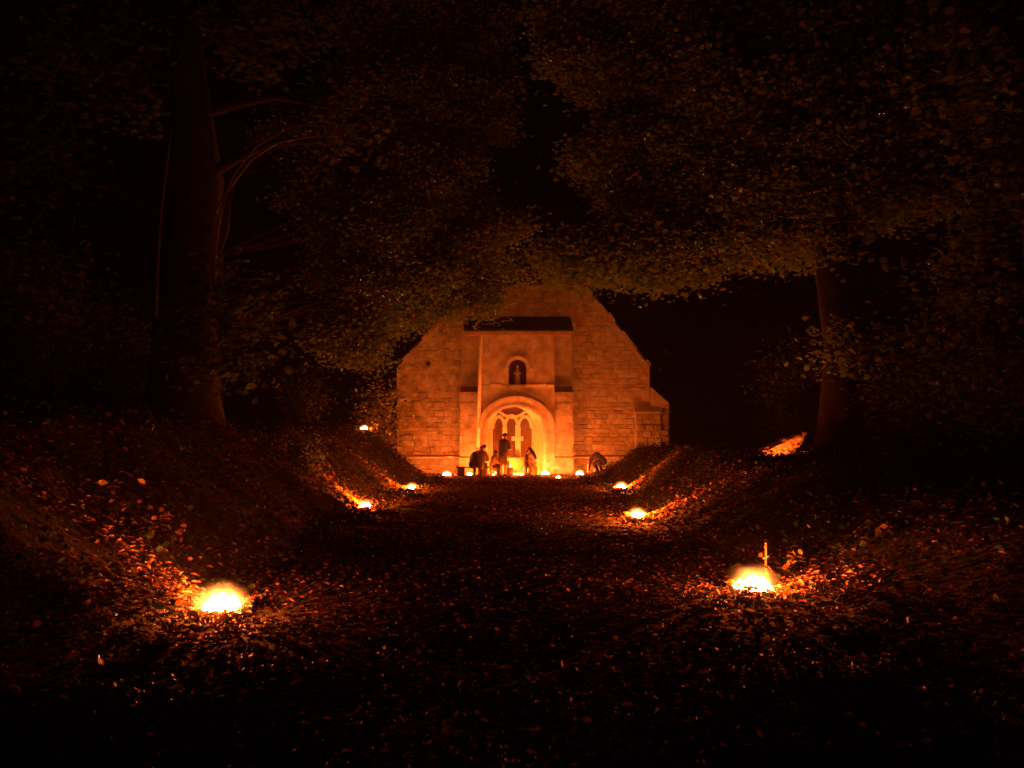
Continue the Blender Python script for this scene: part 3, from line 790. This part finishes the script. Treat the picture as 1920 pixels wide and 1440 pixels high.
def standing(lean=0., look=(0, 1, -.2), **kw):
    d = dict(pelvis=(0, 0, .95), chest=(0, .02 + lean * .5, 1.30), neck=(0, .04 + lean, 1.47), head=(0, .07 + lean * 1.4, 1.60), look=look,
             shl=(-.18, .02 + lean, 1.40), shr=(.18, .02 + lean, 1.40), ell=(-.25, .02, 1.12), elr=(.25, .05, 1.12), wrl=(-.24, .16, .90), wrr=(.23, .22, .95),
             hipl=(-.09, 0, .90), hipr=(.09, 0, .90), knl=(-.10, .03, .50), knr=(.10, .02, .50), anl=(-.11, 0, .08), anr=(.11, -.02, .08), toel=(-.13, .15, .035), toer=(.13, .13, .035))
    d.update(kw); return d
def seated(seat, lean=.15, look=(0, 1, -.25), **kw):
    z = seat + .11
    d = dict(pelvis=(0, 0, z), chest=(0, lean * .75, z + .34), neck=(0, lean * 1.15, z + .52), head=(0, lean * 1.15 + .06, z + .65), look=look,
             shl=(-.18, lean, z + .45), shr=(.18, lean, z + .45), ell=(-.24, lean + .10, z + .18), elr=(.24, lean + .10, z + .18), wrl=(-.12, lean + .30, z + .14), wrr=(.12, lean + .30, z + .14),
             hipl=(-.09, .03, z - .01), hipr=(.09, .03, z - .01), knl=(-.13, .43, z - .02), knr=(.13, .43, z - .02), anl=(-.13, .42, .08), anr=(.13, .40, .08), toel=(-.14, .57, .035), toer=(.14, .55, .035))
    d.update(kw); return d
def put(px, Y): return at(px, Y)
q = put(887, 31.5); person('seated person in a dark jacket leaning right, leftmost on the bench', q, R(-22), seated(.40, .16, (.3, 1, -.3), neck=(.15, .26, .99), head=(.23, .32, 1.10), chest=(.07, .14, .81), shl=(-.10, .20, .92), shr=(.25, .24, .90)), 1.0, 'dark_jacket', 'jeans', 'dark_hair', coat=.04)
q = put(902, 31.45); person('seated person in a taupe jacket on the bench, back turned, right of the dark jacket', q, R(-6), seated(.40, .12, (0, 1, -.3), head=(.07, .20, 1.17)), 1.0, 'taupe_jacket', 'jeans', 'dark_hair', coat=.05)
q = put(923, 31.75); person('child in a grey top perched on the pale stump beside the standing man', q, R(-62), seated(.43, .12, (.1, 1, -.3)), .80, 'grey_top', 'jeans', 'brown_hair')
q = put(943, 31.7); person('man standing in dark jacket and shorts, bare calves, bending his head towards the cross', q, R(-38), standing(.05, (.25, 1, -.45), ell=(-.24, .10, 1.12), wrl=(-.10, .32, 1.08), elr=(.22, .16, 1.12), wrr=(.10, .38, 1.10)), 1.02, 'navy_jacket', 'shorts', 'dark_hair', bare_legs=True, coat=.10)
q = put(1001, 32.45); person('woman with long dark hair and bare arms seated on the right stump, hugging a toddler', q, R(62), seated(.38, .14, (.1, 1, -.3), wrl=(-.10, .48, .78), ell=(-.22, .30, .82), wrr=(.06, .44, .70)), .92, 'grey_top', 'shorts', 'dark_hair', long_hair=True, bare_arms=True, bare_legs=True)
q = put(986, 32.35); person('toddler in dark clothes standing in the arms of the seated woman', q, R(-100), standing(.03, (0, 1, -.1)), .6, 'dark_jacket', 'jeans', 'brown_hair')
q = put(1127, 31.0); person('crouching person bent forward behind the right bank, only the back and an arm visible', q, R(38),
    dict(pelvis=(0, -.10, .60), chest=(0, .25, .80), neck=(0, .42, .76), head=(0, .53, .68), look=(0, .6, -1), shl=(-.18, .34, .76), shr=(.18, .34, .76), ell=(-.26, .40, .48), elr=(.26, .42, .48), wrl=(-.20, .52, .25), wrr=(.20, .55, .25),
         hipl=(-.1, -.06, .56), hipr=(.1, -.06, .56), knl=(-.14, .24, .48), knr=(.14, .26, .46), anl=(-.13, .0, .08), anr=(.13, .02, .08), toel=(-.14, .15, .035), toer=(.14, .17, .035)), 1.0, 'taupe_jacket', 'jeans', 'brown_hair')

# ------------------------------------------------------------------ fallen trunk in the hollow, stake
la, lb = W(1432, 848, 21.0), W(1508, 818, 21.3)
fl_ = thing('fallen_trunk', (la.x, 21.0, la.z - .2), 'pale broken trunk end sticking up behind the right bank', 'log')
def lerp(a_, b_, t): return a_ + (b_ - a_) * t
pts = [la + Vector((-.05, 0, -.10)), lerp(la, lb, .15) + Vector((0, 0, -.12)), lerp(la, lb, .45) + Vector((0, 0, -.10)), lerp(la, lb, .75) + Vector((0, 0, -.04)), lb + Vector((-.06, 0, -.01))]
cent, rads = [], []
for k in range(15):
    t = k / 14 * (len(pts) - 1); i_ = min(int(t), len(pts) - 2)
    cent.append(pts[i_].lerp(pts[i_ + 1], t - i_) + Vector((0, random.uniform(-.02, .02), random.uniform(-.02, .02))))
    rads.append(lerp([.20, .26, .24, .18, .09][i_], [.20, .26, .24, .18, .09][i_ + 1], t - i_) * random.uniform(.9, 1.08))
m = MB().tube(cent, rads, 22, .0)
for k in range(len(m.v)):          # long furrows along the grain, deeper than the cross ripple
    ring, c0 = k // 22, cent[k // 22]; f = 1 + .13 * math.sin((k % 22) * 2.1 + ring * .12) * math.sin((k % 22) * .9) + random.uniform(-.05, .05)
    m.v[k] = tuple(c0 + (Vector(m.v[k]) - c0) * f)
m.build('trunk', 'log_wood', fl_)
for t, h_ in ((.12, -.02), (.62, .02), (.78, -.04)):      # dark knot holes facing the path
    c0 = lerp(la, lb, t) + Vector((0, -.235 + .08 * t, -.08 + h_))
    MB().lathe([(.02, -.03), (.05, -.02), (.055, .01), (.02, .03)], 8, c=c0, sx=1.3).build('knot', 'bark', fl_)
for k in range(5):                 # torn splinters at the snapped end
    r0 = lb + Vector((random.uniform(-.22, -.05), random.uniform(-.1, .05), random.uniform(-.06, .04)))
    MB().tube([r0, r0 + Vector((random.uniform(.06, .16), random.uniform(-.04, .04), random.uniform(.03, .10)))], [.035, .006], 6, .2).build('splinter', 'log_wood', fl_)
MB().tube([lerp(la, lb, .8) + Vector((0, 0, .02)), lb + Vector((.0, 0, .06)), lb + Vector((.06, 0, .10))], [.09, .06, .02], 9, .25).build('snapped_limb', 'log_wood', fl_)
pts2 = [pts[0], pts[0] + Vector((-.5, .1, -.5)), pts[0] + Vector((-1.0, .2, -.9))]
MB().tube(pts2, [.22, .26, .3], 12, .1).build('lower_trunk', 'bark', fl_)
sp_ = on_ground(1436, 1086)
sk = thing('stake', sp_, 'short thin wooden stake tied with string behind the right fire bowl', 'stake')
h_ = W(1437, 1018, sp_.y).z - sp_.z
MB().tube([(0, 0, -.05), (.004, 0, h_ * .5), (.008, 0, h_)], [.014, .013, .012], 7).build('post', 'stake_wood', sk, False, True)
MB().tube([(-.032, -.016, h_ * .58), (0, -.018, h_ * .60), (.036, -.014, h_ * .64)], .009, 6).build('string_tie', 'string', sk, False, True)
MB().tube([(.02, -.02, h_ * .36), (.11, -.03, h_ * .1)], .008, 6).build('brace', 'stake_wood', sk, False, True)

# ------------------------------------------------------------------ plants
def plant(name, p, label, cat, n, h, spread, leaf, cols, group=None, stems=6):
    o = thing(name, p, label, cat, group)
    st = MB(); tips = []
    for k in range(stems):
        a_ = random.uniform(0, 6.28); r_ = spread * random.uniform(.3, 1); hh = h * random.uniform(.55, 1)
        pts = [(0, 0, -.03), (r_ * .3 * math.cos(a_), r_ * .3 * math.sin(a_), hh * .5), (r_ * math.cos(a_), r_ * math.sin(a_), hh)]
        st.tube(pts, [.007 * (h ** .5), .005 * (h ** .5), .002], 5); tips.append(pts)
    st.build('stem', 'bark', o, False, True)
    P_ = []
    for k in range(n):
        pts = tips[k % stems]; t = random.uniform(.3, 1)
        A, B = (Vector(pts[0]).lerp(Vector(pts[1]), t * 2)) if t < .5 else Vector(pts[1]).lerp(Vector(pts[2]), t * 2 - 1), 0
        P_.append(np.array(A) + rng.normal(0, spread * .24 + leaf * .4, 3))
    P_ = np.array(P_) + np.array(p)
    leaf_cloud('leaves', P_, rot_frames(n, .8), rng.uniform(.6, 1.2, n) * leaf, pick(cols, [1] * len(cols), n), 'leaf', o)
    return o
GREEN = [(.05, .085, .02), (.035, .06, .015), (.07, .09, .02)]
AUT = [(.28, .13, .03), (.32, .20, .05), (.20, .10, .03)]
YEL = [(.45, .34, .05), (.38, .30, .05)]
p = W(718, 800, 31.2); q = Vector((p.x, 31.2, gz(p.x, 31.2)))
plant('shrub', q, 'leafy shrub overhanging the left corner of the chapel', 'shrub', 1500, 4.15 - q.z, 1.25, .19, [(.24, .26, .06), (.18, .20, .05), (.30, .22, .06)], stems=16)
p = W(700, 803, 28.7); q = Vector((p.x, 28.75, gz(p.x, 28.75)))
plant('sapling', q, 'yellow leaved sprig beside the fire bowl on the left bank', 'sapling', 26, .45, .22, .13, YEL, stems=4)
for k, (px, py, n, h, lab) in enumerate(((325, 1035, 40, .55, 'tall sparse orange leaved weed on the left bank above the nearest bowl'), (222, 985, 26, .50, 'low weed with broad leaves, leftmost on the left bank'),
                                    (275, 1010, 22, .35, 'small weed between the two taller weeds on the left bank'))):
    q = on_ground(px, py); plant('weed', q, lab, 'weed', n, h, .22, .085, AUT, 'weeds on the left bank', 4)
q = on_ground(1474, 1082); plant('weed', q, 'leafy weed rising behind the stake by the right fire bowl', 'weed', 30, .34, .2, .085, AUT + YEL, None, 4)
q = on_ground(1655, 1012); plant('weed', q, 'small reddish weed high on the right bank', 'weed', 14, .25, .18, .08, AUT, None, 3)
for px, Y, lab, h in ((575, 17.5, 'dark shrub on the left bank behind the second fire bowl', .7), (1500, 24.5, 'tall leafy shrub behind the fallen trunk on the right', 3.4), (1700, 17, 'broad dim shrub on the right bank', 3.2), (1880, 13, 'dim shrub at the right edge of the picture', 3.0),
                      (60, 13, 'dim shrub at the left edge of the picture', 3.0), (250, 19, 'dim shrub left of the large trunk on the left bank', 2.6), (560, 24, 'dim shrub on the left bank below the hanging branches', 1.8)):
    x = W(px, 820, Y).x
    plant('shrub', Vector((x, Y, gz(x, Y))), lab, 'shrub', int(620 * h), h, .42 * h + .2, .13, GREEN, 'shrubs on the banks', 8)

# ------------------------------------------------------------------ trees
def tree(name, label, base, trunk, rad, blobs, leaf, cols, w, dens=1.0, extra=None, seg=14):
    """trunk: list of world points; blobs: (px, py, rx, ry, Y, n) crown masses; a limb runs to each"""
    o = thing(name, base, label, 'tree', 'trees over the path')
    MB().tube(trunk, rad, seg, .07).build('trunk', 'bark', o, True)
    P_ = []
    for (px, py, rx, ry, Y, n) in blobs:
        br = MB()
        c = W(px, py, Y); s = Y / FPX; ax, ay, az_ = rx * s, (rx + ry) / 2 * s * .8, ry * s
        # limb from the nearest trunk point below the blob
        cand = [Vector(t) for t in trunk]
        f = min(cand[len(cand) // 3:], key=lambda t: (t - c).length + max(0, t.z - c.z) * 2)
        mid = f.lerp(c, .5) + Vector((0, 0, .12 * (c - f).length))
        br.tube([f, f.lerp(mid, .5) + Vector((0, 0, .05)), mid, mid.lerp(c, .55), c], [.12, .10, .075, .05, .03], 7, .08)
        nc = max(10, int(ax * ay * az_ * 3.0) + 10)
        for k in range(nc):
            v = rng.normal(0, 1, 3); v /= np.linalg.norm(v); r_ = rng.uniform(.25, 1) ** .5
            cc = np.array(c) + v * r_ * np.array([ax, ay, az_])
            if k % 3 == 0:
                br.tube([c, Vector(cc).lerp(c, .5) + Vector((0, 0, .1)), Vector(cc)], [.025, .018, .006], 5)
            m_ = int(n * dens / nc) + 1
            P_.append(cc + rng.normal(0, 1, (m_, 3)) * np.array([.42, .42, .26]))
        br.build('limb', 'bark', o, True)
    P_ = np.concatenate(P_)
    if extra: extra(o)
    n = len(P_)
    leaf_cloud('crown', P_, rot_frames(n, .75), rng.uniform(.6, 1.25, n) * leaf, pick(cols, w, n), 'leaf', o, .35, .36)
    return o
BR = [(.145, .26, .05), (.13, .23, .045), (.165, .25, .05), (.115, .20, .04), (.28, .18, .05)]
BW = [4, 4, 2, 3, .35]
# right tree
bx = W(1565, 700, 18); b = Vector((bx.x, 18, gz(bx.x, 18)))
tr_ = [b + Vector((0, 0, -.2)), b + Vector((.0, 0, .5)), W(1576, 650, 18), W(1566, 585, 18), W(1555, 520, 18), W(1560, 450, 18), W(1574, 400, 18), W(1556, 300, 18.1), W(1520, 160, 18.3), W(1490, 0, 18.6)]
tree('broadleaf_tree', 'large broadleaf tree on the right bank, branches reaching over the chapel gable', b, tr_, [.62, .42, .34, .33, .31, .33, .30, .26, .2, .12],
     [(1595, 655, 50, 40, 17.2, 60), (1535, 460, 45, 35, 17.4, 60), (1120, 475, 95, 55, 22, 700), (1250, 475, 130, 75, 21, 1300), (1390, 450, 120, 80, 20, 1200), (1180, 300, 100, 100, 22, 1000), (1330, 330, 130, 100, 20.5, 1300), (1490, 340, 120, 90, 18.5, 1000),
      (1640, 370, 110, 50, 17.5, 600), (1650, 210, 150, 100, 17.5, 1100), (1450, 170, 150, 110, 18.5, 1200), (1260, 150, 140, 100, 20.5, 1200), (1080, 130, 80, 60, 22.5, 500), (1360, 20, 220, 90, 19.5, 1300), (1600, 40, 200, 100, 18, 1100), (1130, 20, 120, 70, 22, 600)],
     .165, BR, BW, 6.4)
# middle-left tree over the gable
bx = W(395, 800, 27); b = Vector((bx.x, 27, gz(bx.x, 27)))
tr_ = [b + Vector((0, 0, -.2)), b + Vector((0, 0, .6)), W(398, 640, 27), W(402, 480, 27), W(430, 330, 27), W(520, 180, 27), W(600, 20, 27)]
tree('broadleaf_tree', 'broadleaf tree on the left whose hanging branches cover the left rake of the gable', b, tr_, [.5, .38, .33, .3, .25, .18, .1],
     [(890, 450, 85, 70, 28.5, 900), (780, 505, 105, 68, 27.5, 1300), (880, 560, 60, 35, 29, 420), (660, 560, 80, 70, 26, 800), (640, 645, 45, 40, 25.5, 300), (690, 655, 24, 30, 26, 90), (800, 578, 55, 28, 28, 360), (762, 600, 30, 18, 28.5, 70),
      (700, 420, 120, 80, 26.5, 1000), (790, 330, 120, 80, 27.5, 1000), (880, 190, 80, 100, 28, 800), (740, 190, 120, 100, 27, 900), (900, 60, 90, 80, 28, 600), (720, 50, 140, 80, 27, 800), (1010, 505, 75, 22, 30.5, 320), (560, 300, 90, 100, 26, 260)],
     .165, BR, BW, 6.4)
# big trunk far left with arching pale branches
bx = W(345, 700, 16); b = Vector((bx.x, 16, gz(bx.x, 16)))
tr_ = [b + Vector((0, 0, -.3)), b + Vector((0, 0, .5)), W(352, 560, 16), W(362, 450, 16), W(372, 340, 16), W(360, 220, 16), W(350, 100, 16), W(340, -220, 16)]
def arches(o):
    for pts, r_ in (([(385, 600), (400, 500), (408, 430), (425, 360), (470, 300), (520, 268), (580, 256), (640, 256)], .035), ([(405, 400), (440, 325), (480, 275), (540, 240), (600, 228)], .022),
                    ([(385, 585), (398, 530), (415, 470), (428, 430), (432, 380)], .03), ([(293, 600), (297, 480), (303, 390), (315, 300), (322, 240)], .028)):
        pp = [W(x, y, 15.2) for x, y in pts]
        MB().tube(pp, [r_ * (1 - .6 * i / (len(pp) - 1)) for i in range(len(pp))], 7, .1).build('arching_branch', 'pale_bark', o, True)
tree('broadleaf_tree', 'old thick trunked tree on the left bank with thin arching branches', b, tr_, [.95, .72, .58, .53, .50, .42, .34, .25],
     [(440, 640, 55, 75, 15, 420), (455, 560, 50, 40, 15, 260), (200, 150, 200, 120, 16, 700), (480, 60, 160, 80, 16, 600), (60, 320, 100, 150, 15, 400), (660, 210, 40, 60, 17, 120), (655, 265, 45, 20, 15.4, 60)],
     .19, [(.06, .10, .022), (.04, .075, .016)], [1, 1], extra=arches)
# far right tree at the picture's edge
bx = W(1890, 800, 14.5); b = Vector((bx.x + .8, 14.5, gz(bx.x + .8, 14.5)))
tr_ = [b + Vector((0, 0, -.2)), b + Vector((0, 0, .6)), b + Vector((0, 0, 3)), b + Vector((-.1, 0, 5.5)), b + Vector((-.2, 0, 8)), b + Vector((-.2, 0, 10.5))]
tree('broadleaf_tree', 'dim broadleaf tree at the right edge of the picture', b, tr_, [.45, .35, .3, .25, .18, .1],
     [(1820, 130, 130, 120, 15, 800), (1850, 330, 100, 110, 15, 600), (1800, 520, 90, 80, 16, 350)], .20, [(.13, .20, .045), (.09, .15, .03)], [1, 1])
# trees closing the view behind the chapel
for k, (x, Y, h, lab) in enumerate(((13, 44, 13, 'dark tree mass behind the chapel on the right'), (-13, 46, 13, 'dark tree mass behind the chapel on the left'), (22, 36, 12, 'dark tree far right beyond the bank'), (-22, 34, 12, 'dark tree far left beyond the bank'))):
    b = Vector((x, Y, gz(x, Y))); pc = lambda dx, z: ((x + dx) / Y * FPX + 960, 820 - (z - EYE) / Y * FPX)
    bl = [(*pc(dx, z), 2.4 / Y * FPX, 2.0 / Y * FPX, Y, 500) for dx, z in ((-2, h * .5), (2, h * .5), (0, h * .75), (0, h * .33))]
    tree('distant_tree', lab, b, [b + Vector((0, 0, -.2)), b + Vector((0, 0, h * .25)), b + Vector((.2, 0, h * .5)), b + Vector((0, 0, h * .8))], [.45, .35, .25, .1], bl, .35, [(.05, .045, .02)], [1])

# ------------------------------------------------------------------ fallen leaves and ivy
LC = [(.26, .12, .035), (.15, .08, .027), (.31, .18, .06), (.08, .055, .024), (.10, .09, .03), (.40, .26, .11)]
LW = [4, 5, 2, 5, 2, .8]
def litter_pts(n, y0, y1, xw, spread_pow=1.0):
    y = y0 + (y1 - y0) * rng.random(n) ** spread_pow
    x = rng.uniform(-1, 1, n) * np.minimum(xw, y * .72 + 1.2)
    keep = ~((y > 33.2) & (np.abs(x) < 6.5)) & (vnoise(x * 1.3, y * 1.3) + .6 * vnoise(x * 3.7, y * 3.7) + rng.uniform(-.45, .45, n) > -.42 + .32 * ((np.abs(x) > 3.3) & (y < 14)))
    return x[keep], y[keep]
def slope_n(x, y):
    e = .05
    gx_ = (ground_z(x + e, y) - ground_z(x - e, y)) / (2 * e); gy_ = (ground_z(x, y + e) - ground_z(x, y - e)) / (2 * e)
    n_ = np.stack([-gx_, -gy_, np.ones_like(x)], 1)
    return n_ / np.linalg.norm(n_, axis=1, keepdims=True)
xa, ya = litter_pts(62000, 2.2, 13, 8.5)
xb, yb = litter_pts(40000, 13, 34, 9)
x = np.concatenate([xa, xb]); y = np.concatenate([ya, yb])
z = ground_z(x, y) + rng.uniform(.006, .045, len(x))
sz = np.where(y < 13, rng.uniform(.032, .085, len(x)), rng.uniform(.05, .10, len(x)))
tin = pick(LC, LW, len(x), .35)
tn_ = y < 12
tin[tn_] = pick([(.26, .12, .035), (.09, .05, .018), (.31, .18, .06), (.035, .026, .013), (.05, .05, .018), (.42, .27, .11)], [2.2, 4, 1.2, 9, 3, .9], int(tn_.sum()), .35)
# dry leaf drifts by each fire bowl, firelit streak put into their paler colour
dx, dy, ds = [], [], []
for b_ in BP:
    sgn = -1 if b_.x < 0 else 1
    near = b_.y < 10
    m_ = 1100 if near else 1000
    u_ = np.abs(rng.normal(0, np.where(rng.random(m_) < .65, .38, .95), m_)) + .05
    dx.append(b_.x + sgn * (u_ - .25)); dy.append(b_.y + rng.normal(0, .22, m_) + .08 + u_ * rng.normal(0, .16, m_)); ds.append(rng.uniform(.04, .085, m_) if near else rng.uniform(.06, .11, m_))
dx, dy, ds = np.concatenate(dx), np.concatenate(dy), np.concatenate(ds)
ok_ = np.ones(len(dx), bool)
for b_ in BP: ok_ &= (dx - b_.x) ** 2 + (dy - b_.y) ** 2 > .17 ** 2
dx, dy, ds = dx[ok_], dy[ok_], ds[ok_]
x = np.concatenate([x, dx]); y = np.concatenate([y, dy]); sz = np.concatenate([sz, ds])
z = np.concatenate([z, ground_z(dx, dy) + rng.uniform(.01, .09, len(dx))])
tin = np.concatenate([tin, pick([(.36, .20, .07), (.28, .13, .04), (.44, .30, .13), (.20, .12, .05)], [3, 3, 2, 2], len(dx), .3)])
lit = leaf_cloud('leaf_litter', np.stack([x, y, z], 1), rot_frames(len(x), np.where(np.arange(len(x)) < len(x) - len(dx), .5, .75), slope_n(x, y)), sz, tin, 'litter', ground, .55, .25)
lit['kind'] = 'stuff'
# ivy and low plants standing up on the banks
n = 26000
x = rng.uniform(-8, 8, n); y = 3 + 28 * rng.random(n) ** .8
k = (np.abs(x) > 2.6) & (np.abs(x) < y * .75 + 1)
for b_ in BP: k &= ~((np.abs(y - b_.y) < .5) & (np.abs(x - b_.x * 1.35) < 1.3))
x, y = x[k], y[k]; n = len(x)
z = ground_z(x, y) + rng.uniform(.04, .17, n)
iv = leaf_cloud('bank_ivy', np.stack([x, y, z], 1), rot_frames(n, .75), rng.uniform(.05, .10, n), pick([(.014, .03, .008), (.022, .04, .011), (.15, .075, .027)], [5, 3, .8], n, .3), 'litter', ground, .3, .36)
iv['kind'] = 'stuff'
# the leaves that show largest, one by one
tmpl = []
for v in range(4):
    for shape in range(3):
        w_ = (.23, .28, .18)[shape]; fo = (.30, .15, .45)[shape]
        tmpl.append(MB().add([(0, -.5, 0), (w_, -.22, fo * .4), (w_ * .95, .15, fo * .45), (w_ * .4, .4, fo * .15), (0, .55, -.06), (-w_ * .4, .4, fo * .12), (-w_ * .95, .15, fo * .4), (-w_, -.22, fo * .35), (0, .1, .02), (.01, -.75, .05), (-.01, -.75, .05)],
                             [(0, 1, 2, 8), (8, 2, 3, 4), (0, 8, 6, 7), (8, 4, 5, 6), (0, 9, 10)]).mesh('leaf', 'fallen%d' % v))
cnt = 0
while cnt < 300:
    px, py = random.uniform(20, 1900), random.uniform(1100, 1435) if cnt % 4 else random.uniform(1030, 1200)
    q = on_ground(px, py, 2, 10)
    if q.y > 9: continue
    o = link(bpy.data.objects.new('leaf', tmpl[random.randrange(12)]), ground)
    s = random.uniform(.045, .08); o.scale = (s, s, s)
    o.location = (q.x, q.y, q.z + random.uniform(.035, .07))
    o.rotation_euler = (random.gauss(0, .6), random.gauss(0, .6), random.uniform(0, 6.28))
    cnt += 1

# ------------------------------------------------------------------ haze added to make the fires glow
hz = MB().box(-95, 95, -35, 165, -3.5, 22).build('haze', None)
tag(hz, 'thin haze added to the night air so the fires glow', 'haze', kind='stuff')
m = bpy.data.materials.new('haze'); m.use_nodes = True
n_, l_ = m.node_tree.nodes, m.node_tree.links
n_.remove(n_['Principled BSDF'])
pv = n_.new('ShaderNodeVolumePrincipled'); pv.inputs['Color'].default_value = (.9, .9, .9, 1); pv.inputs['Density'].default_value = 0.0004; pv.inputs['Anisotropy'].default_value = 0.3
l_.new(pv.outputs[0], n_['Material Output'].inputs['Volume'])
hz.data.materials.append(m)
